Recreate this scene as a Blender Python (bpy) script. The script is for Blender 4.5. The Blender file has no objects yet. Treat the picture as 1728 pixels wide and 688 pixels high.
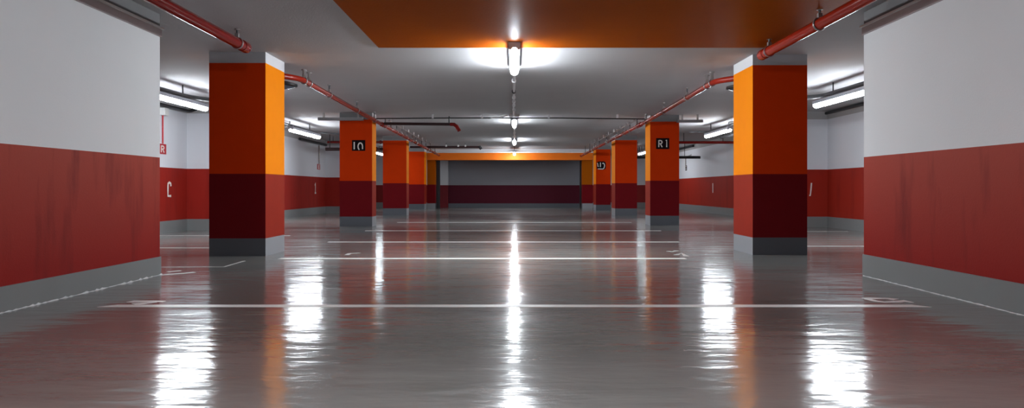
import bpy, bmesh, math, random
from mathutils import Vector, Matrix
random.seed(7)
S = bpy.context.scene
COL = S.collection
H = 0.85            # camera height
CEIL = 2.59
F = 1200.0          # focal length in px of a 1728 px wide frame

# ------------------------------------------------------------------ helpers
def link(o, parent=None):
    COL.objects.link(o)
    if parent: o.parent = parent
    return o

def obj(name, bm, mats, parent=None, smooth=False):
    me = bpy.data.meshes.new(name)
    bm.normal_update()
    bm.to_mesh(me); bm.free()
    if not isinstance(mats, (list, tuple)): mats = [mats]
    for m in mats: me.materials.append(m)
    if smooth:
        for p in me.polygons: p.use_smooth = True
        try: me.set_sharp_from_angle(angle=math.radians(40))
        except Exception: pass
    o = bpy.data.objects.new(name, me)
    link(o, parent)
    if parent: o.matrix_parent_inverse = Matrix.Translation(-parent.location)
    return o

def thing(name, label, cat, loc, group=None):
    o = bpy.data.objects.new(name, None)
    o.empty_display_size = .1
    o.location = loc
    link(o); tag(o, label, cat, group)
    return o

def tag(o, label, cat, group=None):
    o['label'] = label; o['category'] = cat
    if group: o['group'] = group
    return o

def struct(name, bm, mats, label=None):
    o = obj(name, bm, mats); o['kind'] = 'structure'
    if label: o['label'] = label
    return o

def box(bm, x0, x1, y0, y1, z0, z1, bev=0):
    vs = [bm.verts.new((x, y, z)) for z in (z0, z1) for y in (y0, y1) for x in (x0, x1)]
    fs = [(0,2,3,1), (4,5,7,6), (0,1,5,4), (2,6,7,3), (0,4,6,2), (1,3,7,5)]
    fl = [bm.faces.new([vs[i] for i in f]) for f in fs]
    if bev:
        es = list({e for f in fl for e in f.edges})
        bmesh.ops.bevel(bm, geom=es, offset=bev, segments=2, profile=.5, affect='EDGES')
    return fl

def BX(*a, **k):
    bm = bmesh.new(); box(bm, *a, **k); return bm

def fillet(pts, r, n=5):
    pts = [Vector(p) for p in pts]
    out = [pts[0]]
    for a, b, c in zip(pts, pts[1:], pts[2:]):
        u, v = (a-b), (c-b)
        d = min(r, u.length*.45, v.length*.45)
        p, q = b+u.normalized()*d, b+v.normalized()*d
        for i in range(n+1):
            t = i/n
            out.append(p*(1-t)**2 + b*2*t*(1-t) + q*t*t)
    out.append(pts[-1])
    return out

def tube(bm, pts, r, n=12, cap=True):
    pts = [Vector(p) for p in pts]
    rs = r if isinstance(r, (list, tuple)) else [r]*len(pts)
    t0 = (pts[1]-pts[0]).normalized()
    up = Vector((0,0,1)) if abs(t0.z) < .9 else Vector((0,1,0))
    nrm = (up - t0*up.dot(t0)).normalized()
    rings = []
    for i, p in enumerate(pts):
        if i == 0: t = pts[1]-pts[0]
        elif i == len(pts)-1: t = pts[-1]-pts[-2]
        else: t = (pts[i+1]-pts[i]).normalized() + (pts[i]-pts[i-1]).normalized()
        t.normalize()
        nrm = (nrm - t*nrm.dot(t)).normalized()
        b = t.cross(nrm)
        rings.append([bm.verts.new(p + (nrm*math.cos(k*2*math.pi/n) + b*math.sin(k*2*math.pi/n))*rs[i]) for k in range(n)])
    for A, B in zip(rings, rings[1:]):
        for k in range(n):
            bm.faces.new((A[k], A[(k+1)%n], B[(k+1)%n], B[k]))
    if cap:
        bm.faces.new(list(reversed(rings[0]))); bm.faces.new(rings[-1])
    bmesh.ops.recalc_face_normals(bm, faces=bm.faces)
    return bm

def TB(pts, r, n=12, cap=True):
    return tube(bmesh.new(), pts, r, n, cap)

def ring(c, axis, R, r, n=20, m=8):
    """torus-like clamp ring round an axis"""
    bm = bmesh.new(); c = Vector(c); a = Vector(axis).normalized()
    up = Vector((0,0,1)) if abs(a.z) < .9 else Vector((1,0,0))
    u = (up - a*up.dot(a)).normalized(); v = a.cross(u)
    rr = []
    for i in range(n):
        t = 2*math.pi*i/n; d = u*math.cos(t)+v*math.sin(t)
        rr.append([bm.verts.new(c + d*(R + r*math.cos(2*math.pi*k/m)) + a*(r*1.8*math.sin(2*math.pi*k/m))) for k in range(m)])
    for i in range(n):
        A, B = rr[i], rr[(i+1)%n]
        for k in range(m):
            bm.faces.new((A[k], A[(k+1)%m], B[(k+1)%m], B[k]))
    bmesh.ops.recalc_face_normals(bm, faces=bm.faces)
    return bm

def ribbon(bm, pts, w, org, ux, uy, th):
    """flat painted stroke through 2-D points (u,v) placed with frame org,ux,uy; extruded by th along ux x uy"""
    org, ux, uy = Vector(org), Vector(ux), Vector(uy); nz = ux.cross(uy)
    P = [Vector((p[0], p[1])) for p in pts]
    ws = w if isinstance(w, (list, tuple)) else [w]*len(P)
    L, R = [], []
    for i, p in enumerate(P):
        if i == 0: t = P[1]-P[0]
        elif i == len(P)-1: t = P[-1]-P[-2]
        else: t = (P[i+1]-P[i]).normalized() + (P[i]-P[i-1]).normalized()
        t.normalize(); n = Vector((-t.y, t.x))*ws[i]/2
        L.append(p+n); R.append(p-n)
    def mk(q, h): return bm.verts.new(org + ux*q.x + uy*q.y + nz*h)
    Lt, Rt, Lb, Rb = [mk(q, th) for q in L], [mk(q, th) for q in R], [mk(q, 0) for q in L], [mk(q, 0) for q in R]
    for i in range(len(P)-1):
        bm.faces.new((Rt[i], Rt[i+1], Lt[i+1], Lt[i]))
        bm.faces.new((Lt[i], Lt[i+1], Lb[i+1], Lb[i]))
        bm.faces.new((Rb[i], Rb[i+1], Rt[i+1], Rt[i]))
    bm.faces.new((Lt[0], Lb[0], Rb[0], Rt[0])); bm.faces.new((Lt[-1], Rt[-1], Rb[-1], Lb[-1]))
    return bm

def arc(cx, cy, rx, ry, a0, a1, n=14):
    return [(cx+rx*math.cos(math.radians(a0+(a1-a0)*i/n)), cy+ry*math.sin(math.radians(a0+(a1-a0)*i/n))) for i in range(n+1)]

# ------------------------------------------------------------------ materials
def lin(c):
    return tuple(((v/255)/12.92 if v/255 <= .04045 else ((v/255+.055)/1.055)**2.4) for v in c)

def mat(name, rgb, rough=.6, spec=.5, metal=0, var=0, vscale=3, bump=0, bscale=40, emit=0, coat=0):
    m = bpy.data.materials.new(name); m.use_nodes = True
    nt = m.node_tree; b = nt.nodes['Principled BSDF']
    b.inputs['Base Color'].default_value = (*rgb, 1)
    b.inputs['Roughness'].default_value = rough
    b.inputs['Specular IOR Level'].default_value = spec
    b.inputs['Metallic'].default_value = metal
    b.inputs['Coat Weight'].default_value = coat
    if emit:
        b.inputs['Emission Color'].default_value = (.90, .97, 1.03, 1)
        b.inputs['Emission Strength'].default_value = emit
    geo = nt.nodes.new('ShaderNodeNewGeometry')
    if var:
        n = nt.nodes.new('ShaderNodeTexNoise'); n.inputs['Scale'].default_value = vscale; n.inputs['Detail'].default_value = 5
        nt.links.new(geo.outputs['Position'], n.inputs['Vector'])
        r = nt.nodes.new('ShaderNodeMapRange'); r.inputs[3].default_value = 1-var; r.inputs[4].default_value = 1+var
        nt.links.new(n.outputs[0], r.inputs[0])
        v = nt.nodes.new('ShaderNodeVectorMath'); v.operation = 'SCALE'; v.inputs[0].default_value = rgb
        nt.links.new(r.outputs[0], v.inputs['Scale']); nt.links.new(v.outputs[0], b.inputs['Base Color'])
    if bump:
        n2 = nt.nodes.new('ShaderNodeTexNoise'); n2.inputs['Scale'].default_value = bscale; n2.inputs['Detail'].default_value = 3
        nt.links.new(geo.outputs['Position'], n2.inputs['Vector'])
        bp = nt.nodes.new('ShaderNodeBump'); bp.inputs['Strength'].default_value = 1; bp.inputs['Distance'].default_value = bump
        nt.links.new(n2.outputs[0], bp.inputs['Height']); nt.links.new(bp.outputs[0], b.inputs['Normal'])
    return m

def wall_mat(name, split, white, red, top=None, ztop=9, stains=0, fade=None):
    """white paint over red paint, the colours meeting at height split; optional grey above ztop"""
    m = bpy.data.materials.new(name); m.use_nodes = True
    nt = m.node_tree; N, Lk = nt.nodes, nt.links
    b = N['Principled BSDF']; b.inputs['Roughness'].default_value = .6; b.inputs['Specular IOR Level'].default_value = .14
    geo = N.new('ShaderNodeNewGeometry'); sep = N.new('ShaderNodeSeparateXYZ'); Lk.new(geo.outputs['Position'], sep.inputs[0])
    def gt(src, v):
        k = N.new('ShaderNodeMath'); k.operation = 'GREATER_THAN'; Lk.new(src, k.inputs[0]); k.inputs[1].default_value = v; return k.outputs[0]
    def mix(fac, a, c):
        k = N.new('ShaderNodeMix'); k.data_type = 'RGBA'
        if isinstance(fac, float): k.inputs[0].default_value = fac
        else: Lk.new(fac, k.inputs[0])
        for i, s in ((6, a), (7, c)):
            if isinstance(s, tuple): k.inputs[i].default_value = (*s, 1)
            else: Lk.new(s, k.inputs[i])
        return k.outputs[2]
    redc = red
    if fade:
        r = N.new('ShaderNodeMapRange'); r.inputs[1].default_value = .25; r.inputs[2].default_value = split
        Lk.new(sep.outputs[2], r.inputs[0]); redc = mix(r.outputs[0], red, fade)
    if stains:
        mp = N.new('ShaderNodeMapping'); mp.inputs['Scale'].default_value = (3, 3.2, .55); Lk.new(geo.outputs['Position'], mp.inputs[0])
        nz = N.new('ShaderNodeTexNoise'); nz.inputs['Scale'].default_value = 1.3; nz.inputs['Detail'].default_value = 6; nz.inputs['Roughness'].default_value = .55
        Lk.new(mp.outputs[0], nz.inputs['Vector'])
        rp = N.new('ShaderNodeMapRange'); rp.inputs[1].default_value = .53; rp.inputs[2].default_value = .72; Lk.new(nz.outputs[0], rp.inputs[0])
        mm = N.new('ShaderNodeMath'); mm.operation = 'MULTIPLY'; mm.inputs[1].default_value = stains; Lk.new(rp.outputs[0], mm.inputs[0])
        redc = mix(mm.outputs[0], redc, (.13, .008, .008))
        n3 = N.new('ShaderNodeTexNoise'); n3.inputs['Scale'].default_value = .9; Lk.new(geo.outputs['Position'], n3.inputs['Vector'])
        white2 = mix(n3.outputs[0], white, tuple(c*.93 for c in white))
    else:
        white2 = white
    col = mix(gt(sep.outputs[2], split), redc, white2)
    if top: col = mix(gt(sep.outputs[2], ztop), col, top)
    Lk.new(col, b.inputs['Base Color'])
    n2 = N.new('ShaderNodeTexNoise'); n2.inputs['Scale'].default_value = 90; Lk.new(geo.outputs['Position'], n2.inputs['Vector'])
    bp = N.new('ShaderNodeBump'); bp.inputs['Distance'].default_value = .0015; bp.inputs['Strength'].default_value = .6
    Lk.new(n2.outputs[0], bp.inputs['Height']); Lk.new(bp.outputs[0], b.inputs['Normal'])
    return m

def floor_mat():
    m = bpy.data.materials.new('wet_floor_paint'); m.use_nodes = True
    nt = m.node_tree; N, Lk = nt.nodes, nt.links; b = N['Principled BSDF']
    geo = N.new('ShaderNodeNewGeometry'); P = geo.outputs['Position']
    def noise(scale, det=4, rough=.5, stretch=None):
        n = N.new('ShaderNodeTexNoise'); n.inputs['Scale'].default_value = scale; n.inputs['Detail'].default_value = det; n.inputs['Roughness'].default_value = rough
        if stretch:
            mp = N.new('ShaderNodeMapping'); mp.inputs['Scale'].default_value = stretch; Lk.new(P, mp.inputs[0]); Lk.new(mp.outputs[0], n.inputs['Vector'])
        else: Lk.new(P, n.inputs['Vector'])
        return n.outputs[0]
    def rng(src, a, c, lo, hi):
        r = N.new('ShaderNodeMapRange'); Lk.new(src, r.inputs[0])
        for i, v in zip((1,2,3,4), (a,c,lo,hi)): r.inputs[i].default_value = v
        return r.outputs[0]
    cr = N.new('ShaderNodeValToRGB'); e = cr.color_ramp.elements
    e[0].position = .3; e[0].color = (*FLOOR_A, 1); e[1].position = .7; e[1].color = (*FLOOR_B, 1)
    Lk.new(noise(.9, 6, .6, (.6, 1.6, 1)), cr.inputs[0]); Lk.new(cr.outputs[0], b.inputs['Base Color'])
    Lk.new(rng(noise(.55, 5, .6, (.5, 1.5, 1)), .35, .65, .09, .17), b.inputs['Roughness'])
    b.inputs['IOR'].default_value = 1.5
    b.inputs['Specular IOR Level'].default_value = .85
    def bump(h, dist, nrm=None):
        k = N.new('ShaderNodeBump'); k.inputs['Strength'].default_value = 1; k.inputs['Distance'].default_value = dist
        Lk.new(h, k.inputs['Height'])
        if nrm: Lk.new(nrm, k.inputs['Normal'])
        return k.outputs[0]
    n1 = bump(noise(2.2, 2, .5, (.5, 1.4, 1)), .0075)
    n1 = bump(noise(7, 2, .5, (.5, 1.3, 1)), .0034, n1)
    n1 = bump(noise(30, 2, .5, (.6, 1.2, 1)), .0005, n1)
    n1 = bump(noise(170, 1, .5), .00010, n1)
    Lk.new(n1, b.inputs['Normal'])
    return m

FLOOR_A = (.165, .163, .152); FLOOR_B = (.235, .232, .22)
LAMP = 150
M = {}
M['floor'] = floor_mat()
M['ceiling'] = mat('ceiling_paint', (.47, .465, .475), .8, .12, var=.05, vscale=1.5, bump=.002, bscale=60)
M['panel'] = mat('orange_ceiling_paint', (.34, .066, .0008), .46, .02, var=.06, vscale=4, bump=.002, bscale=40)
M['white_cap'] = mat('white_cap_paint', (.68, .68, .70), .6, .3)
M['o_shaded'] = mat('shaded_orange_paint', (.62, .039, .0006), .7, .06, var=.06, vscale=6)  # orange with shade mixed in, for faces square to the aisle
M['o_lit'] = mat('lit_orange_paint', (.86, .235, .0005), .65, .08, var=.04, vscale=6)  # same orange brightened as lamp-lit, for the side faces
M['o_dim'] = mat('shadowed_orange_paint', (.36, .085, .001), .7, .06)  # orange darkened to paint in the shade behind the beam
M['r_shaded'] = mat('shaded_red_paint', (.155, .0055, .009), .7, .06, var=.08, vscale=6)  # shaded copy of the red band
M['r_lit'] = mat('lit_red_paint', (.27, .022, .010), .6, .08, var=.06, vscale=6)  # lit copy of the red band, for side faces
M['g_shaded'] = mat('shaded_base_paint', (.10, .11, .125), .6, .3)  # base grey darkened as shade; the far skirting uses it too
M['g_lit'] = mat('lit_base_paint', (.27, .275, .29), .55, .3)  # base grey brightened as if lit
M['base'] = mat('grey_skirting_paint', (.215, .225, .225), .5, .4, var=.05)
M['trim'] = mat('pinkish_grey_trim', (.50, .44, .445), .6, .3)
M['white'] = mat('white_enamel', (.75, .74, .72), .4, .4)
M['line'] = mat('white_road_paint', (.88, .86, .86), .35, .5, var=.08, vscale=20)
M['line_worn'] = mat('worn_road_paint', (.52, .50, .49), .35, .5, var=.2, vscale=15)
M['cap_shade'] = mat('shaded_cap_paint', (.46, .45, .47), .7, .1)  # white cap greyed on its front to paint in shade
M['cap_dim'] = mat('deep_shade_cap_paint', (.23, .23, .235), .7, .1)  # deeper painted shade for cap fronts farther down the aisle
M['pipe'] = mat('red_pipe_enamel', (.20, .006, .004), .16, .32)
M['pipe2'] = mat('orange_red_pipe_enamel', (.32, .019, .007), .2, .32)
M['pipe_dark'] = mat('dark_red_pipe', (.03, .008, .009), .35, .5)
M['steel'] = mat('galvanised_steel', (.30, .27, .26), .35, .5, metal=.8)
M['dark'] = mat('black_metal', (.012, .012, .014), .4, .5)
M['rail'] = mat('dark_grey_rail', (.06, .06, .065), .45, .5)
M['galv'] = mat('bright_conduit', (.85, .86, .88), .35, .5, metal=.2)
M['grey_tray'] = mat('grey_trunking', (.30, .30, .31), .5, .4)
M['housing'] = mat('lamp_housing', (.70, .76, .86), .4, .5)
M['lamp'] = mat('lit_diffuser', (.9, .9, .9), .4, .3, emit=LAMP)
M['lamp_side'] = mat('lit_tube', (.9, .9, .9), .4, .3, emit=LAMP*.46)
M['lamp_far'] = mat('lit_distant_tube', (.9, .9, .9), .4, .3, emit=LAMP*.22)
M['lamp_mid'] = mat('lit_far_diffuser', (.9, .9, .9), .4, .3, emit=LAMP*.6)
M['sign_dark'] = mat('dark_sign_plate', (.008, .004, .005), .6, .06)
M['sign_red'] = mat('red_sign_plate', (.45, .012, .02), .45, .4)
M['ink'] = mat('white_sign_ink', (.85, .80, .74), .5, .3)
M['bead'] = mat('glossy_white_sealant', (.75, .76, .78), .12, .8, bump=.004, bscale=60)
M['mirror'] = mat('blue_grey_glass', (.10, .14, .20), .08, .8)
M['back_wall'] = wall_mat('dimmed_back_wall_paint', 1.035, (.23, .23, .255), (.075, .006, .016))  # colours darkened to paint in the low light at the far end
WHITE = (.84, .85, .86); RED = (.33, .024, .018)
M['near_wall'] = wall_mat('near_wall_paint', 1.165, WHITE, (.29, .012, .008), stains=.7, fade=(.41, .060, .037), top=(.22, .215, .22), ztop=2.44)
M['bay_wall_l'] = wall_mat('left_bay_wall_paint', 1.27, (.74, .75, .79), (.33, .019, .012), top=(.40, .39, .39), ztop=2.41, stains=.35)
M['bay_wall_r'] = wall_mat('right_bay_wall_paint', 1.29, (.74, .75, .79), (.34, .022, .011), top=(.40, .39, .39), ztop=2.41, stains=.35)
M['bay_end'] = wall_mat('bay_end_paint', 1.04, (.68, .69, .72), (.26, .02, .02), top=(.40, .39, .39), ztop=2.41)

# ------------------------------------------------------------------ room shell
YB, YF = -7.0, 33.0
XL, XR = -6.75, 7.0
struct('floor', BX(XL-.3, XR+.3, YB-.3, YF+.3, -.2, 0), M['floor'], 'glossy wet grey painted concrete floor')
struct('ceiling', BX(XL-.3, XR+.3, YB-.3, YF+.3, CEIL, CEIL+.25), M['ceiling'], 'grey painted concrete ceiling')
struct('trim_1', BX(-1.66, 3.16, -4, 8.70, CEIL-.012, CEIL+.02), M['panel'], 'orange painted rectangle on the ceiling above the front of the aisle')
# near walls flanking the aisle
NL, NR = -3.53, 3.44
struct('wall_left', BX(NL-.3, NL, YB, 7.08, 0, CEIL), M['near_wall'], 'near left wall, white above faded red')
struct('wall_right', BX(NR, NR+.3, YB, 7.0, 0, CEIL), M['near_wall'], 'near right wall, white above faded red')
struct('baseboard_left', BX(NL, NL+.012, YB, 7.085, 0, .180), M['base'], 'grey painted skirting of near left wall')
struct('baseboard_right', BX(NR-.012, NR, YB, 7.005, 0, .210), M['base'], 'grey painted skirting of near right wall')
for k, (s, x, ye) in enumerate(((1, NL, 7.08), (-1, NR, 7.0))):
    bm = bmesh.new(); box(bm, min(x, x+s*.02), max(x, x+s*.02), YB, ye+.002, 2.365, 2.435)
    struct('trim_%d' % (2+2*k), bm, M['trim'], 'dull pinkish strip along the top of near %s wall' % ('left' if s > 0 else 'right'))
    bm = bmesh.new(); box(bm, min(x, x+s*.045), max(x, x+s*.045), YB, ye+.002, 2.4355, 2.452)
    struct('trim_%d' % (3+2*k), bm, M['white'], 'thin white ledge along the top of near %s wall' % ('left' if s > 0 else 'right'))
    # shiny uneven sealant bead at the foot of the wall
    pts, rs = [], []
    yy = 2.0
    while yy < ye:
        pts.append((x+s*(.014+random.uniform(-.004, .006)), yy, .001)); rs.append(random.choice((.002, .004, .008, .013)) if s > 0 else random.choice((.003, .004, .006)))
        yy += .035
    struct('trim_%d' % (6+k), TB(pts, rs, 6), M['bead'], 'shiny uneven sealant bead at the foot of near %s wall' % ('left' if s > 0 else 'right'))
# outer bay walls with short return walls (partitions between bays)
bm = bmesh.new(); box(bm, XL-.3, XL, YB, YF, 0, CEIL); box(bm, XL, -5.85, 14.65, 14.95, 0, CEIL); box(bm, XL, -5.65, 25.4, 25.7, 0, CEIL)
struct('wall_left_outer', bm, M['bay_wall_l'], 'outer wall of the left parking bays, white above red')
bm = bmesh.new(); box(bm, XR, XR+.3, YB, YF, 0, CEIL); box(bm, 6.0, XR, 15.9, 16.2, 0, CEIL)
struct('wall_right_outer', bm, M['bay_wall_r'], 'outer wall of the right parking bays, white above red')
bm = bmesh.new(); box(bm, XL, XL+.015, 7, 14.65, 0, .235); box(bm, XL, -5.83, 14.635, 14.65, 0, .235); box(bm, XL, XL+.015, 14.95, 25.4, 0, .235); box(bm, XL, -5.63, 25.385, 25.4, 0, .235); box(bm, XL, XL+.015, 25.7, YF, 0, .235)
struct('baseboard_left_outer', bm, M['base'], 'grey skirting along the left bays')
bm = bmesh.new(); box(bm, XR-.015, XR, 7, 15.9, 0, .235); box(bm, 5.98, XR, 15.885, 15.9, 0, .235); box(bm, XR-.015, XR, 16.2, YF, 0, .235)
struct('baseboard_right_outer', bm, M['base'], 'grey skirting along the right bays')
# far end
struct('wall_back', BX(-3.55, 3.15, YF, YF+.3, 0, CEIL), M['back_wall'], 'far wall behind the orange beam, low light painted in as grey above maroon')
struct('wall_back_left', BX(XL, -3.55, YF, YF+.3, 0, CEIL), M['bay_end'], 'end wall of the left bays')
struct('wall_back_right', BX(3.15, XR, YF, YF+.3, 0, CEIL), M['bay_end'], 'end wall of the right bays')
struct('baseboard_back', BX(-3.3, 3.1, YF-.015, YF, 0, .19), M['g_shaded'], 'slate skirting of the far wall')
bm = bmesh.new(); box(bm, XL, -3.6, YF-.015, YF, 0, .235); box(bm, 3.2, XR, YF-.015, YF, 0, .235)
struct('baseboard_back_bays', bm, M['base'], 'grey skirting at the end of the bays')
M['pier_wall'] = wall_mat('lit_pier_paint', 1.035, (.52, .53, .55), (.14, .015, .02))  # lighter colours paint in the light on this wall section
struct('wall_back_pier', BX(-3.55, -3.06, 32.75, YF, 0, CEIL), M['pier_wall'], 'shallow pier at the left of the far wall, painted pale as if lit')
struct('trim_8', BX(-3.46, -3.30, 31.5, 31.62, 0, 2.12), M['dark'], 'black upright strip standing in for the unlit reveal at the left of the far opening')  # dark strip paints the shade of the deep reveal
struct('trim_9', BX(2.90, 2.97, 31.5, 31.62, 0, 2.12), M['dark'], 'black upright strip standing in for the unlit reveal at the right of the far opening')  # painted shade at the recess edge, like the left one
struct('wall_rear', BX(XL, XR, YB-.3, YB, 0, CEIL), M['bay_end'], 'wall behind the viewpoint')

# ------------------------------------------------------------------ pillars
def lit_shaded_faces(bm):
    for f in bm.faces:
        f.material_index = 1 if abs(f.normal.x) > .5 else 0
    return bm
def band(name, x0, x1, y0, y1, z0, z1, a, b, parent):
    bm = BX(x0, x1, y0, y1, z0, z1); bm.normal_update(); lit_shaded_faces(bm)
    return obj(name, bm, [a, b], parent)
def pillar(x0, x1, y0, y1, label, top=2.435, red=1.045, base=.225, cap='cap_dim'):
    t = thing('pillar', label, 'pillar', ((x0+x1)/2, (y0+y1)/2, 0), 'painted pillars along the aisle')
    band('grey_base', x0, x1, y0, y1, 0, base, M['g_shaded'], M['g_lit'], t)
    band('red_band', x0, x1, y0, y1, base, red, M['r_shaded'], M['r_lit'], t)
    band('orange_band', x0, x1, y0, y1, red, top, M['o_shaded'], M['o_lit'], t)
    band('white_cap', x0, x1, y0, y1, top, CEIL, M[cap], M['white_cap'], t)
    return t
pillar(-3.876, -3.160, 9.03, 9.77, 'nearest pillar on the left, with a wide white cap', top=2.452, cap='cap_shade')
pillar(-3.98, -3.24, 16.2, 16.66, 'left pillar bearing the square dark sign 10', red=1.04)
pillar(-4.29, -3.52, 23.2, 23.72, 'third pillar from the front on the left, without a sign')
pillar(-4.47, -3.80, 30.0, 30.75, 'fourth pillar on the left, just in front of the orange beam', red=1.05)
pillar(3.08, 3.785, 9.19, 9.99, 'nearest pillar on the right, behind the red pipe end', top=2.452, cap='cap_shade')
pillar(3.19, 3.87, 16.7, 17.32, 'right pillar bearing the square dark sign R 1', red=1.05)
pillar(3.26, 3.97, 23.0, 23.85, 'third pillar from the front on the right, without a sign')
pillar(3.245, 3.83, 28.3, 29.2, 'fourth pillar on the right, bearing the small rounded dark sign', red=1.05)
for a, b, s in ((-3.81, -3.46, 'left'), (2.97, 3.42, 'right')):
    t = thing('pillar', 'narrow %s upright carrying the orange beam at the far end' % s, 'pillar', ((a+b)/2, 31.3, 0), 'painted pillars along the aisle')
    band('grey_base', a, b, 31.05, 31.5, 0, .23, M['g_lit'], M['g_shaded'], t)
    band('red_band', a, b, 31.05, 31.5, .23, 1.05, M['r_shaded'], M['r_shaded'], t)
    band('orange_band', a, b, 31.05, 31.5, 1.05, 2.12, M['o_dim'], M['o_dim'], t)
t = thing('ceiling_beam', 'orange beam with a white upper edge spanning the far end of the aisle', 'beam', (0, 31.2, 2.12))
M['beam'] = mat('orange_beam_paint', (.80, .17, .004), .55, .3, var=.04)
obj('orange_face', BX(-3.81, 3.42, 30.9, 31.5, 2.12, 2.425), M['beam'], t)
obj('white_edge', BX(-3.81, 3.42, 30.9, 31.5, 2.425, CEIL), M['white_cap'], t)

# ------------------------------------------------------------------ pillar signs
def wrap_sign(name, label, cat, org, ux, w, h, plate, strokes, sw, group=None, rounded=0, ink='ink'):
    """plate lying in the plane (ux, z) centred on org, strokes in 0..1 plate units"""
    ux = Vector(ux); uz = Vector((0,0,1)); n = ux.cross(uz); org = Vector(org)
    t = thing(name, label, cat, org, group)
    bm = bmesh.new()
    if rounded:
        r = min(w, h)*rounded; pts = []
        for cx, cy, a in ((w/2-r, h/2-r, 0), (-w/2+r, h/2-r, 90), (-w/2+r, -h/2+r, 180), (w/2-r, -h/2+r, 270)):
            pts += arc(cx, cy, r, r, a, a+90, 5)
    else: pts = [(w/2, h/2), (-w/2, h/2), (-w/2, -h/2), (w/2, -h/2)]
    A = [bm.verts.new(org+ux*p[0]+uz*p[1]) for p in pts]; B = [bm.verts.new(org+ux*p[0]+uz*p[1]+n*.008) for p in pts]
    bm.faces.new(B); bm.faces.new(list(reversed(A)))
    for i in range(len(pts)):
        j = (i+1) % len(pts); bm.faces.new((A[i], A[j], B[j], B[i]))
    bmesh.ops.recalc_face_normals(bm, faces=bm.faces)
    obj('plate', bm, M[plate], t)
    for s in strokes:
        bm = bmesh.new()
        for st in s[1]:
            ribbon(bm, [((p[0]-.5)*w, (p[1]-.5)*h) for p in st], sw, org+n*.0085, ux, uz, .003)
        obj(s[0], bm, M[ink], t)
    return t
R_ST = [[(.0, .0), (.02, 1)], [(.02, .94)] + [(.02+p[0], p[1]) for p in arc(.35, .72, .55, .23, 90, -90)] + [(.02, .48)], [(.45, .48), (.95, .0)]]
def place(st, x, y, w, h): return [[(x+p[0]*w, y+p[1]*h) for p in s] for s in st]
ONE = [[(.5, 0), (.5, 1)]]
# left pillar 2 : '10' with a worn zero
wrap_sign('pillar_sign', 'square dark sign reading 10 on a left pillar', 'sign', (-3.98+.74*.585, 16.2, 0.85+.995), (1,0,0), .30, .245, 'sign_dark',
    [('numeral', place(ONE, .07, .14, .2, .68)), ('numeral', [arc(.63, .40, .17, .33, 5, 245, 20)[0:] , [(.80, .43), (.80, .16)]])], .028)
wrap_sign('pillar_sign', 'square dark sign reading R 1 on a right pillar', 'sign', (3.19+.68*.43, 16.7, .85+1.07), (1,0,0), .31, .255, 'sign_dark',
    [('letter', place(R_ST, .20, .17, .27, .64)), ('numeral', [[(.80, .17), (.80, .81), (.73, .77)]])], .027)
wrap_sign('pillar_sign', 'small rounded dark sign with worn white characters on the fourth right pillar', 'sign', (3.245+.215, 28.3, .85+.94), (1,0,0), .36, .33, 'sign_dark',
    [('numeral', [[(.40, .86), (.40, .32)]]), ('letter', [[(.62, .72), (.70, .80), (.82, .70), (.86, .45), (.78, .16), (.66, .08), (.12, .10)]]), ('character', [[(.06, .80), (.12, .60), (.10, .40), (.22, .42)]])], .035, rounded=.3)

# ------------------------------------------------------------------ signs and letters on bay walls
def LY(px): return abs(XL)*F/(868-px)
def RY(px): return XR*F/(px-868)
B_ST = [[(.1, 0), (.1, 1)], [(.1, .95), (.6, .95), (.8, .75), (.6, .52), (.1, .52)], [(.5, .52), (.85, .3), (.85, .05)], [(.3, .1), (.75, .02)]]
wrap_sign('fire_point_sign', 'red square sign with a white letter R on the left bay wall', 'sign', (XL, LY(273.5), .85+.77), (0,1,0), .30, .195, 'sign_red', [('letter', place(R_ST, .34, .16, .38, .66))], .028)
wrap_sign('fire_point_sign', 'tiny red sign on the white left wall farther in, under a thin drop conduit', 'sign', (XL, LY(537.5), .85+.77), (0,1,0), .36, .19, 'sign_red', [('letter', place([[(0,1),(1,1)],[(0,.5),(1,.5)],[(0,0),(1,0)],[(0,0),(0,1)]], .35, .2, .4, .6))], .03)
wrap_sign('fire_point_sign', 'tiny black sign on the white right bay wall', 'sign', (XR, RY(1158), .85+.86), (0,-1,0), .26, .20, 'sign_dark', [('mark', [[(.3,.75),(.75,.75)]]), ('mark', [[(.3,.3),(.75,.3)]])], .03)
def wall_letter(label, x, y, z, ux, strokes, w, h, sw):
    bm = bmesh.new(); ux = Vector(ux)
    for st in strokes:
        ribbon(bm, [((p[0]-.5)*w, p[1]*h) for p in st], sw, Vector((x, y, z)) + ux.cross(Vector((0,0,1)))*.0005, ux, (0,0,1), .004)
    return tag(obj('wall_letter', bm, M['ink']), label, 'letter')
wall_letter('white hooked letter C painted on the red left bay wall', XL, LY(285), .70, (0,1,0), [[(.95, .72), (.9, .90), (.6, .97), (.3, .90), (.25, .7), (.25, .06), (1.0, .06)]], .17, .29, .045)
wall_letter('small pale figure 1 on the red left wall farther in', XL, LY(532), .72, (0,1,0), [[(.2, .78), (.55, 1), (.6, .75), (.55, .5), (.55, 0)], [(.2, 0), (.9, 0)]], .22, .33, .05)
wall_letter('white slanted stroke painted on the red wall of the nearer right bay', XR-1.0+.62, 15.9, .70, (1,0,0), [[(.75, 1), (.62, .5), (.45, .04), (.2, .04)]], .09, .29, .03)
wall_letter('pale upright bar painted on the red wall of the farther right bay', XR, RY(1203), .72, (0,-1,0), [[(.5, 1), (.5, 0)]], .2, .34, .07)

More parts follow.
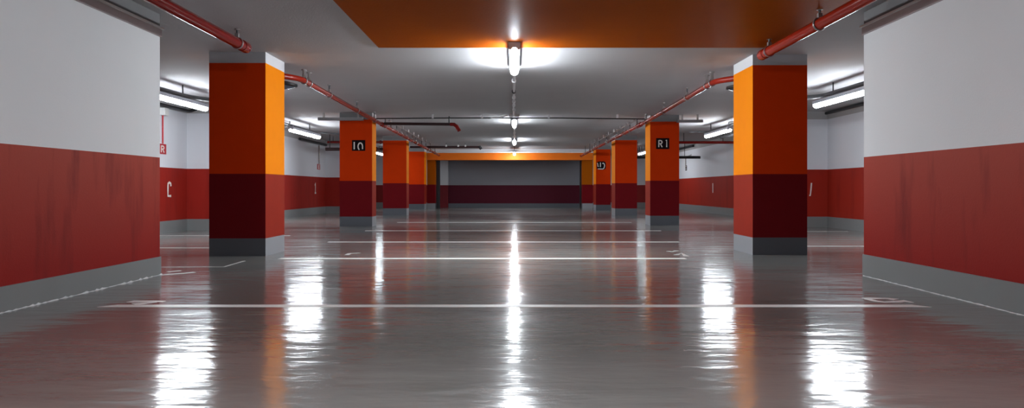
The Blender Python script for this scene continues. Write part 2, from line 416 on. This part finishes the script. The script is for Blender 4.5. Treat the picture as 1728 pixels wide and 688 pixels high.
# ------------------------------------------------------------------ lamps
def lamp(x, y0, y1, zc, label, group, mat_l='lamp', drop=None, r=.05, wide=.062):
    """batten luminaire along Y; zc = centre of the diffuser"""
    t = thing('ceiling_light', label, 'light', (x, (y0+y1)/2, zc), group)
    bm = bmesh.new(); n = 14
    # rounded diffuser: trough profile with hemispherical-ish ends
    L = [(y0+.03, .8), (y0+.05, 1), (y1-.05, 1), (y1-.02, .8), (y1, .35)]
    tube(bm, [(x, a, zc) for a, _ in L], [r*s for _, s in L], n)
    obj('diffuser', bm, M[mat_l], t, smooth=True)
    bm = bmesh.new(); zt = zc+r*.25
    box(bm, x-wide, x+wide, y0, y1-.02, zt, (zt+.06) if drop else CEIL-.001, bev=.004)
    obj('housing', bm, M['housing'], t)
    # end plate : wedge collar holding the near end of the tube
    for ye, s in ((y0, 1), (y1-.03, 1)):
        bm = bmesh.new()
        prof = [(-.072, .088), (.072, .088), (.068, .0), (.046, -.016), (0, .034), (-.046, -.016), (-.068, .0)] if ye == y0 else [(-.05, .07), (.05, .07), (.046, .03), (-.046, .03)]
        A = [bm.verts.new((x+p[0], ye-.004, zc+p[1])) for p in prof]; B = [bm.verts.new((x+p[0], ye+.03, zc+p[1])) for p in prof]
        bm.faces.new(A); bm.faces.new(list(reversed(B)))
        for i in range(len(prof)):
            j = (i+1) % len(prof); bm.faces.new((A[j], A[i], B[i], B[j]))
        bmesh.ops.recalc_face_normals(bm, faces=bm.faces)
        obj('end_cap', bm, M['housing'], t)
    if drop:
        for q in (.12, .32, .68, .92):
            yy = y0+(y1-y0)*q
            obj('hanger', TB([(x, yy, zt+.03), (x, yy, drop)], .011, 8), M['dark'], t)
    return t
GC, GB = 'batten lights down the middle of the aisle', 'batten lights in the side bays'
zc = H+1.65
lamp(0, 8.36, 10.02, zc, 'largest aisle ceiling light, at the edge of the orange ceiling panel', GC, r=.056, wide=.066)
lamp(0, 17.0, 18.7, zc, 'second aisle ceiling light, behind the thin cross conduit', GC, 'lamp_mid')
lamp(0, 24.2, 25.9, zc, 'third aisle ceiling light, above the far orange beam', GC, 'lamp_mid')
lamp(0, 29.0, 30.7, H+1.50, 'farthest aisle ceiling light, hanging against the orange beam', GC, mat_l='lamp_side', drop=CEIL)
lamp(0, .1, 1.8, zc, 'added aisle ceiling light continuing the row, unseen above the frame', GC, mat_l='lamp')  # unseen extra lamp, added to light the near walls and pillars
zb = H+1.45
lamp(-5.55, 10.95, 12.82, zb, 'lit tube under a dark rail in the nearest left bay', GB, 'lamp_side', drop=H+1.538, r=.052, wide=.05)
lamp(5.22, 10.2, 12.35, zb, 'lit tube under a dark rail in the nearest right bay', GB, 'lamp_side', drop=H+1.538, r=.052, wide=.05)
lamp(-5.45, 17.3, 19.85, zb, 'lit tube in the second left bay, between the two front pillars', GB, 'lamp_side', drop=H+1.538, r=.052, wide=.05)
lamp(5.25, 17.3, 19.5, zb, 'lit tube in the second right bay, above the red cross pipe', GB, 'lamp_side', drop=H+1.538, r=.052, wide=.05)
lamp(-5.5, 27.6, 29.6, zb, 'lit tube glimpsed between the second and third left pillars', GB, 'lamp_far', drop=CEIL)
lamp(5.15, 27.4, 29.4, zb, 'lit tube glimpsed between the second and third right pillars', GB, 'lamp_far', drop=CEIL)

# dark rails the bay tubes hang from
def rail(label, pts, r=.036, drops=()):
    t = thing('support_rail', label, 'rail', Vector(pts[0]))
    obj('rail_tube', TB(fillet(pts, .5, 8), r, 10), M['rail'], t, smooth=True)
    for p in drops: obj('ceiling_rod', TB([(p[0], p[1], p[2]), (p[0], p[1], CEIL)], .012, 8), M['dark'], t)
    return t
zr = H+1.57
rail('dark rail above the lit tube in the nearest left bay', [(-5.55, 9.0, zr), (-5.55, 12.35, zr), (-5.1, 13.3, zr+.06), (-4.4, 13.5, zr+.06)], drops=((-5.55, 9.6, zr), (-5.55, 11.9, zr)))
rail('dark rail above the lit tube in the nearest right bay', [(5.20, 8.6, zr), (5.20, 12.0, zr), (4.9, 12.25, zr), (4.2, 12.3, zr)], drops=((5.2, 9.2, zr), (5.2, 11.6, zr)))
rail('thin dark rail above the lit tube in the second left bay', [(-5.47, 15.6, zr), (-5.47, 19.6, zr), (-4.9, 20.4, zr)], .022, drops=((-5.47, 16.2, zr), (-5.47, 19, zr)))
rail('thin dark rail above the lit tube in the second right bay', [(5.25, 15.6, zr), (5.25, 19.4, zr), (4.8, 19.6, zr)], .022, drops=((5.25, 16.2, zr), (5.25, 19, zr)))
# black slotted trays
def tray(label, x, y0, y1, z):
    t = thing('cable_tray', label, 'cable tray', (x, (y0+y1)/2, z))
    bm = bmesh.new(); box(bm, x-.09, x+.09, y0, y1, z, z+.012); box(bm, x-.09, x-.08, y0, y1, z+.012, z+.07); box(bm, x+.08, x+.09, y0, y1, z+.012, z+.07)
    obj('tray_channel', bm, M['dark'], t)
    for i in range(5):
        yy = y0+.15+i*(y1-y0-.3)/4
        obj('cable_tie', BX(x-.092, x+.092, yy, yy+.04, z-.003, z-.0005), M['galv'], t)
    for yy in (y0+.2, y1-.2):
        obj('ceiling_rod', TB([(x, yy, z+.01), (x, yy, CEIL)], .01, 8), M['dark'], t)
tray('black cable tray beside the lit tube in the second left bay', -5.75, 16.0, 18.4, zr-.02)
tray('black cable tray beside the lit tube in the second right bay', 5.55, 16.3, 18.6, zr-.02)

# ------------------------------------------------------------------ red pipes
def hanger(parent, p, axis, R, wide=False):
    p = Vector(p)
    c = obj('hanger_clamp', ring(p, axis, R+.006, .008), M['steel'], parent, smooth=True)
    bm = TB([p+Vector((0,0,R+.004)), (p.x, p.y, CEIL-.004)], .022 if wide else .013, 8)
    obj('rod', bm, M['steel'] if wide else M['rail'], c)
    bm = TB([(p.x, p.y, CEIL-.016), (p.x, p.y, CEIL)], .03 if not wide else .04, 10)
    obj('rod_plate', bm, M['steel'], c)
    bm = BX(p.x-.022, p.x+.022, p.y-.018, p.y+.018, p.z+R, p.z+R+.05, bev=.004)
    obj('clamp_bolt', bm, M['steel'], c)
    return c
def lerp(a, b, t): return Vector(a)*(1-t)+Vector(b)*t

# near left pipe, ends in a cap before the first pillar
def near_pipe(label, a, b, R, hy, m):
    t = thing('sprinkler_pipe', label, 'pipe', Vector(b))
    a, b = Vector(a), Vector(b); d = (b-a).normalized()
    obj('pipe_run', TB([a, b-d*.02], R, 20), m, t, smooth=True)
    obj('end_cap', TB([b-d*.16, b-d*.155, b-d*.03, b-d*.01, b+d*.012, b+d*.02], [R*1.02, R*1.14, R*1.14, R*1.05, R*.8, R*.4], 20), m, t, smooth=True)
    obj('coupling', TB([b-d*.30, b-d*.295, b-d*.235, b-d*.23], [R, R*1.12, R*1.12, R], 20), m, t, smooth=True)
    for y in hy:
        k = (y-a.y)/(b.y-a.y); hanger(t, a+(b-a)*k, d, R)
    return t
near_pipe('thick red pipe hanging near the left wall, ending above the first left pillar', (-2.97, -3, H+1.60), (-3.01, 8.0, H+1.585), .055, (7.72, 4.6, 1.5, -1.5), M['pipe'])
near_pipe('thick red pipe hanging near the right wall, ending above the first right pillar', (2.95, -3, H+1.59), (2.94, 8.47, H+1.59), .055, (8.2, 6.85, 3.2, 0, -2), M['pipe2'])

def aisle_pipe(label, pts, R, hangers, coup):
    t = thing('sprinkler_pipe', label, 'pipe', Vector(pts[2]))
    obj('pipe_run', TB(fillet(pts, .16), R, 16), M['pipe2'], t, smooth=True)
    p0, p1 = Vector(pts[-2]), Vector(pts[-1])
    segs = [(Vector(a), Vector(b)) for a, b in zip(pts[1:], pts[2:])]
    def at(y):
        for a, b in segs:
            if a.y <= y <= b.y: return a+(b-a)*((y-a.y)/(b.y-a.y)), (b-a).normalized()
        return p1, (p1-p0).normalized()
    for y in hangers:
        p, d = at(y); hanger(t, p, d, R, wide=y < 11)
    for y in coup:
        p, d = at(y)
        obj('coupling', TB([p-d*.10, p-d*.095, p-d*.02, p+d*.02, p+d*.095, p+d*.10], [R*1.05, R*1.35, R*1.35, R*1.35, R*1.35, R*1.05], 16), M['steel'] if coup.index(y) else M['pipe'], t, smooth=True)
    obj('end_cap', TB([p1-(p1-p0).normalized()*.1, p1+(p1-p0).normalized()*.03], R*1.2, 16), M['pipe'], t, smooth=True)
    return t
HY = [10.35, 10.62, 11.85, 14.1, 16.0, 17.4, 18.2, 19.1, 20.0, 21.0, 22.1, 22.9, 24.4, 25.6, 27.0, 28.6]
left_pipe = aisle_pipe('long red pipe hung along the left pillars towards the far beam', [(-3.62, 9.86, H+1.585), (-3.30, 9.88, H+1.585), (-3.06, 10.2, H+1.58), (-3.155, 16.2, H+1.55), (-3.2, 30.2, H+1.44)], .042, HY, [17.0, 23.0, 26.3])
HY2 = [10.55, 10.85, 12.2, 14.3, 16.45, 17.6, 18.6, 19.6, 20.8, 22.0, 22.8, 24.5, 25.7, 27.2, 28.6]
aisle_pipe('long red pipe hung along the right pillars towards the far beam', [(3.55, 10.08, H+1.585), (3.22, 10.1, H+1.585), (2.93, 10.4, H+1.575), (3.055, 16.7, H+1.565), (2.83, 30.2, H+1.41)], .042, HY2, [17.2, 22.6, 26.3])
# thin conduits accompanying the aisle pipes, clipped to the ceiling
for s, x0, x1, nm in ((-1, -3.05, -3.1, 'left'), (1, 2.95, 2.8, 'right')):
    t = thing('conduit', 'thin reddish conduit running over the long %s pipe' % nm, 'conduit', (x0, 17.3, H+1.66))
    obj('conduit_run', TB([(x0, 17.3, H+1.665), (x1, 26.2, H+1.615)], .014, 8), M['steel'], t, smooth=True)
    for i in range(9):
        k = i/8; p = lerp((x0, 17.5, H+1.664), (x1, 26.0, H+1.616), k)
        obj('hanger_strap', TB([p, (p.x, p.y, CEIL)], .012, 8), M['steel'], t)

# cross pipes over the aisle
br = obj('branch_pipe', TB([(-3.12, 17.0, H+1.565), (-1.50, 17.0, H+1.55)], .036, 14), M['pipe_dark'], left_pipe, smooth=True)
br['label'] = 'dark cross pipe with a red drop end over the left half of the aisle'
obj('drop_end', TB([(-1.53, 17, H+1.55), (-1.44, 16.99, H+1.545), (-1.38, 16.96, H+1.50), (-1.31, 16.9, H+1.385), (-1.305, 16.9, H+1.375)], [.042, .044, .045, .045, .03], 14), M['pipe'], br, smooth=True)
obj('hanger_rod', TB([(-1.56, 17, H+1.59), (-1.56, 17, CEIL)], .014, 8), M['dark'], br)
t = thing('branch_pipe', 'dark cross pipe with white clips close to the far beam', 'pipe', (-2.6, 26.6, H+1.53))
obj('pipe_run', TB([(-3.9, 26.6, H+1.575), (-1.30, 26.6, H+1.575)], .04, 14), M['pipe_dark'], t, smooth=True)
obj('end_flange', TB([(-1.32, 26.6, H+1.61), (-1.24, 26.6, H+1.49)], .05, 14), M['dark'], t, smooth=True)
for x in (-2.55, -2.1, -1.83):
    obj('clip', BX(x-.028, x+.028, 26.55, 26.65, H+1.585, H+1.65), M['white'], t)
    obj('hanger_rod', TB([(x, 26.6, H+1.65), (x, 26.6, CEIL)], .009, 8), M['dark'], t)
# side bay pipes
def bay_pipe(label, a, b, r, m, drops, m2=None):
    t = thing('branch_pipe', label, 'pipe', Vector(a))
    obj('pipe_run', TB([a, b], r, 14), M[m], t, smooth=True)
    obj('flange', TB([lerp(a, b, .04), lerp(a, b, .07)], r*1.5, 14), M['pipe'], t, smooth=True)
    for k in drops:
        p = lerp(a, b, k); obj('hanger_rod', TB([p, (p.x, p.y, CEIL)], .011, 8), M['dark'], t)
bay_pipe('bright red pipe crossing the second right bay above the white wall', (4.3, 22.0, H+1.445), (6.99, 22.0, H+1.445), .042, 'pipe', (.35, .8))
bay_pipe('upper dark red pipe in the second left bay', (-4.3, 23.4, H+1.545), (-6.15, 23.4, H+1.545), .04, 'pipe', (.5, .9))
bay_pipe('lower dark red pipe in the second left bay', (-4.3, 22.6, H+1.27), (-6.0, 22.6, H+1.27), .05, 'pipe_dark', (.5, .92))
bay_pipe('dark pipe crossing the third left bay', (-4.3, 26.6, H+1.50), (-6.7, 26.6, H+1.50), .05, 'pipe_dark', (.4, .8))
bay_pipe('dark pipe crossing the third right bay', (4.0, 26.4, H+1.18), (6.9, 26.4, H+1.18), .05, 'dark', (.2, .8))

# ------------------------------------------------------------------ conduits
t = thing('conduit', 'bright metal conduit along the ceiling between the first two aisle lights', 'conduit', (0, 13.5, H+1.68))
obj('conduit_run', TB([(0, 10.03, H+1.68), (-.02, 16.48, H+1.68)], .022, 10), M['galv'], t, smooth=True)
for y in (11.0, 12.2, 13.0, 13.6, 14.2, 15.0, 16.0):
    obj('coupling', TB([(-.01, y, H+1.68), (-.01, y+.09, H+1.68)], .036, 10), M['galv'] if y != 12.2 else M['dark'], t, smooth=True)
    obj('ceiling_clip', BX(-.022, .002, y+.03, y+.05, H+1.70, CEIL), M['galv'], t)
t = thing('conduit', 'bright metal conduit along the ceiling between the second and third aisle lights', 'conduit', (0, 21.5, H+1.68))
obj('conduit_run', TB([(0, 18.7, H+1.68), (0, 24.2, H+1.68)], .024, 10), M['galv'], t, smooth=True)
for y in (19.6, 21.2, 22.8):
    obj('coupling', TB([(0, y, H+1.68), (0, y+.12, H+1.68)], .038, 10), M['galv'], t, smooth=True)
    obj('ceiling_clip', BX(-.01, .01, y+.03, y+.05, H+1.70, CEIL), M['galv'], t)
t = thing('conduit', 'thin black conduit crossing the whole aisle at the second light', 'conduit', (0, 16.55, H+1.65))
obj('conduit_run', TB([(-4.2, 16.75, H+1.655), (-1.5, 16.55, H+1.655), (1.0, 16.55, H+1.655), (3.1, 16.5, H+1.625)], .014, 8), M['dark'], t, smooth=True)
for x in (-1.9, -.75, .8, 2.4):
    obj('ceiling_clip', BX(x-.02, x+.02, 16.535, 16.565, H+1.65, CEIL), M['galv'], t)
obj('junction_box', BX(-.12, .12, 16.5, 16.6, H+1.675, CEIL, bev=.008), M['white'], t)
obj('cable_loop', TB(fillet([(-.55, 16.55, H+1.66), (-.3, 16.5, H+1.67), (-.16, 16.5, H+1.71)], .1), .018, 8), M['galv'], t, smooth=True)
t = thing('conduit', 'pale thin conduit along the white edge of the far beam', 'conduit', (0, 30.87, H+1.66))
obj('conduit_run', TB([(-1.3, 30.87, H+1.62), (3.0, 30.87, H+1.62)], .03, 8), M['white'], t, smooth=True)
for x in (-.9, 1.0, 2.5): obj('ceiling_clip', BX(x-.03, x+.03, 30.86, 30.9, H+1.58, H+1.66), M['galv'], t)
# grey trunking by the second pillars
for nm, x0, x1, y in (('left', -4.44, -3.42, 16.12), ('right', 3.80, 4.40, 16.62)):
    t = thing('cable_trunking', 'short grey trunking at ceiling height by the second %s pillar' % nm, 'trunking', ((x0+x1)/2, y, H+1.56))
    obj('trunking_body', BX(x0, x1, y-.06, y+.05, H+1.555, H+1.62, bev=.005), M['grey_tray'], t)
    for x in (x0+.12, x1-.12): obj('ceiling_bracket', BX(x-.02, x+.02, y-.02, y+.02, H+1.615, CEIL), M['steel'], t)
# conduits on bay walls
def wall_conduit(label, pts, r, m, boxat=None, sx=1):
    t = thing('conduit', label, 'conduit', Vector(pts[0]))
    obj('conduit_run', TB(fillet(pts, .08), r, 8), M[m], t, smooth=True)
    if boxat:
        x, y, z = boxat; obj('junction_box', BX(x-.05, x+.05, y-.08, y+.08, z-.08, z+.06, bev=.008), M['white'], t)
    return t
ys = LY(273.5)
wall_conduit('thin red drop conduit above the red sign on the left bay wall', [(XL+.024, ys-.02, .85+.87), (XL+.024, ys-.02, 2.30)], .014, 'sign_red', boxat=(XL+.053, ys-.02, 2.34))
wall_conduit('dark pipe loop along the top of the nearest left bay wall', [(XL+.06, 11.5, H+1.62), (XL+.06, 14.2, H+1.60), (XL+.16, 14.45, H+1.58), (XL+.30, 14.5, H+1.65), (XL+.14, 14.4, H+1.69)], .032, 'dark')
wall_conduit('black conduit sweeping along the nearest right bay wall', [(XR-.05, 10.5, H+1.70), (XR-.05, 13.2, H+1.70), (XR-.05, 15.86, H+1.69)], .032, 'dark')
wall_conduit('thin pale drop conduit above the tiny red sign on the left wall', [(XL+.024, LY(537.5), .85+.865), (XL+.024, LY(537.5), 2.36)], .02, 'steel')
wall_conduit('black conduit along the top of the second left bay wall', [(XL+.05, 22.2, H+1.57), (XL+.05, 25.3, H+1.57)], .045, 'dark')
wall_conduit('thin pale drop conduit above the tiny black sign on the right wall', [(XR-.024, RY(1158), .85+.965), (XR-.024, RY(1158), 2.15), (XR-.024, RY(1158)-.9, 2.20)], .016, 'steel')
wall_conduit('dark curved conduit at the top of the second right bay wall', [(XR-.06, 27.6, H+1.68), (XR-.06, 29.0, H+1.68), (XR-.16, 31.5, H+1.67)], .045, 'dark')
rail('black pipe hung beside the lit tube in the second right bay', [(5.88, 17.0, H+1.46), (5.88, 19.0, H+1.46), (5.86, 20.2, H+1.46)], .035, drops=((5.88, 17.3, H+1.46), (5.88, 19.3, H+1.46)))

# dark-rimmed oval fittings tucked behind the first pillars
for nm, cx, cy, rot in (('left', -3.27, 10.02, .5), ('right', 3.27, 10.26, -.5)):
    t = thing('convex_mirror', 'small dark-rimmed oval mirror under the red pipe bend behind the first %s pillar' % nm, 'mirror', (cx, cy, H+1.49))
    def oval(k0, dz):
        return [(cx+.21*k0*math.cos(a), cy+.16*k0*math.sin(a), H+1.478+dz - .03*math.cos(a)*(1 if nm == 'left' else -1)) for a in [2*math.pi*i/24 for i in range(24)]]
    bm = bmesh.new(); rr = [[bm.verts.new(p) for p in oval(k, d)] for k, d in ((.8, .045), (1, .03), (1.02, .0), (.93, -.015), (.86, -.008))]
    for A, B in zip(rr, rr[1:]):
        for i in range(24): bm.faces.new((A[i], A[(i+1)%24], B[(i+1)%24], B[i]))
    bm.faces.new(rr[0]); bmesh.ops.recalc_face_normals(bm, faces=bm.faces)
    obj('rim', bm, M['dark'], t, smooth=True)
    bm = bmesh.new(); rr = [[bm.verts.new(p) for p in oval(k, d)] for k, d in ((.86, -.009), (.6, -.03), (.3, -.042), (.05, -.046))]
    for A, B in zip(rr, rr[1:]):
        for i in range(24): bm.faces.new((A[i], B[i], B[(i+1)%24], A[(i+1)%24]))
    bm.faces.new(list(reversed(rr[-1]))); bmesh.ops.recalc_face_normals(bm, faces=bm.faces)
    obj('mirror_glass', bm, M['mirror'], t, smooth=True)
    obj('bracket', TB([(cx, cy, H+1.49), (cx, cy-.268, H+1.49)], .014, 8), M['dark'], t)

# ------------------------------------------------------------------ painted floor marks
def G(px, py):
    y = F*H/(py-319); return ((px-868)/F*y, y)
TH = .0015
def floor_line(label, x0, x1, y, w, sl=(0, 0), m='line'):
    bm = bmesh.new()
    a = [(x0-sl[0], y-w/2), (x1+sl[1], y-w/2), (x1, y+w/2), (x0, y+w/2)]
    A = [bm.verts.new((*p, 0)) for p in a]; B = [bm.verts.new((*p, TH)) for p in a]
    bm.faces.new(B)
    for i in range(4): bm.faces.new((A[i], A[(i+1)%4], B[(i+1)%4], B[i]))
    return tag(obj('parking_line', bm, M[m]), label, 'floor line', 'white lines painted across the floor')
floor_line('nearest white line across the aisle, with pointed ends', -2.92, 2.92, 5.18, .10, (.09, .09))
floor_line('second white line across the aisle, between the nearest pillars', -2.88, 2.10, 8.72, .13)
floor_line('third white line across the aisle', -3.0, 2.65, 11.45, .10)
floor_line('fourth white line across the aisle', -3.05, 3.0, 14.55, .09)
floor_line('fifth white line across the aisle, beyond the second pillars', -3.0, 3.0, 18.2, .08)
floor_line('nearer white line in the nearest left bay', -6.6, -4.1, 10.3, .08, m='line_worn')
floor_line('white line in the nearest right bay', 4.0, 6.8, 10.6, .08, m='line_worn')
floor_line('white line close to the return wall in the right bay', 4.6, 6.7, 14.3, .08, m='line_worn')
floor_line('farther white line in the nearest left bay', -6.5, -4.1, 13.0, .08, m='line_worn')
def floor_strokes(name, label, sts, ws, cat='floor marking', m='line'):
    bm = bmesh.new()
    for st, w in zip(sts, ws): ribbon(bm, [G(*p) for p in st], w, (0, 0, 0.0), (1,0,0), (0,1,0), TH)
    return tag(obj(name, bm, M[m]), label, cat)
floor_strokes('floor_numeral', 'slanted white figure beside the left end of the nearest line', [[(213.4, 509.8), (226, 508.4), (252, 508.1), (277, 508.4)], [(226, 513.2), (235, 512.2), (264, 509.3)]], [[.02, .10, .06, .05], [.10, .09, .04]])
floor_strokes('floor_numeral', 'curved white figure beside the right end of the nearest line', [[(1458, 503.6), (1470, 503.2), (1497, 503.4), (1512, 505.2)], [(1463, 504.2), (1478, 507.6), (1493, 509.4), (1515, 508.8), (1526, 507.6), (1540, 510.2)]], [[.06, .07, .05, .09], [.05, .05, .05, .07, .08, .03]])
floor_strokes('floor_mark', 'bent white line on the floor in front of the nearest left pillar', [[(272, 450.5), (378, 450), (412, 440)]], [.035], m='line_worn')
floor_strokes('floor_mark', 'short white tick on the floor between the left pillars', [[(585, 430), (590, 427.5), (607, 426.5)]], [.06], m='line_worn')
floor_strokes('floor_mark', 'short white scrawl at the right end of the second line', [[(1128, 423.5), (1134, 424.5), (1142, 422.6)], [(1141, 430), (1150, 427), (1158, 432)]], [.07, .07], m='line_worn')
floor_strokes('floor_mark', 'short white strokes on the floor by the corner of the near left wall', [[(270, 464), (310, 461), (328, 459)], [(282, 458.5), (305, 456.5)]], [.05, .04], m='line_worn')

# ------------------------------------------------------------------ world, camera, view
w = bpy.data.worlds.new('World'); S.world = w; w.use_nodes = True
w.node_tree.nodes['Background'].inputs[0].default_value = (.02, .02, .022, 1)
cam = bpy.data.cameras.new('Camera'); co = bpy.data.objects.new('Camera', cam); COL.objects.link(co)
co.location = (0, 0, H); co.rotation_euler = (math.pi/2, 0, 0)
cam.sensor_width = 36; cam.lens = 36*F/1728
cam.shift_x = -4/1728; cam.shift_y = -25/1728
cam.clip_start = .05; cam.clip_end = 200
S.camera = co
S.view_settings.view_transform = 'Standard'
S.view_settings.look = 'None'
S.view_settings.exposure = .48
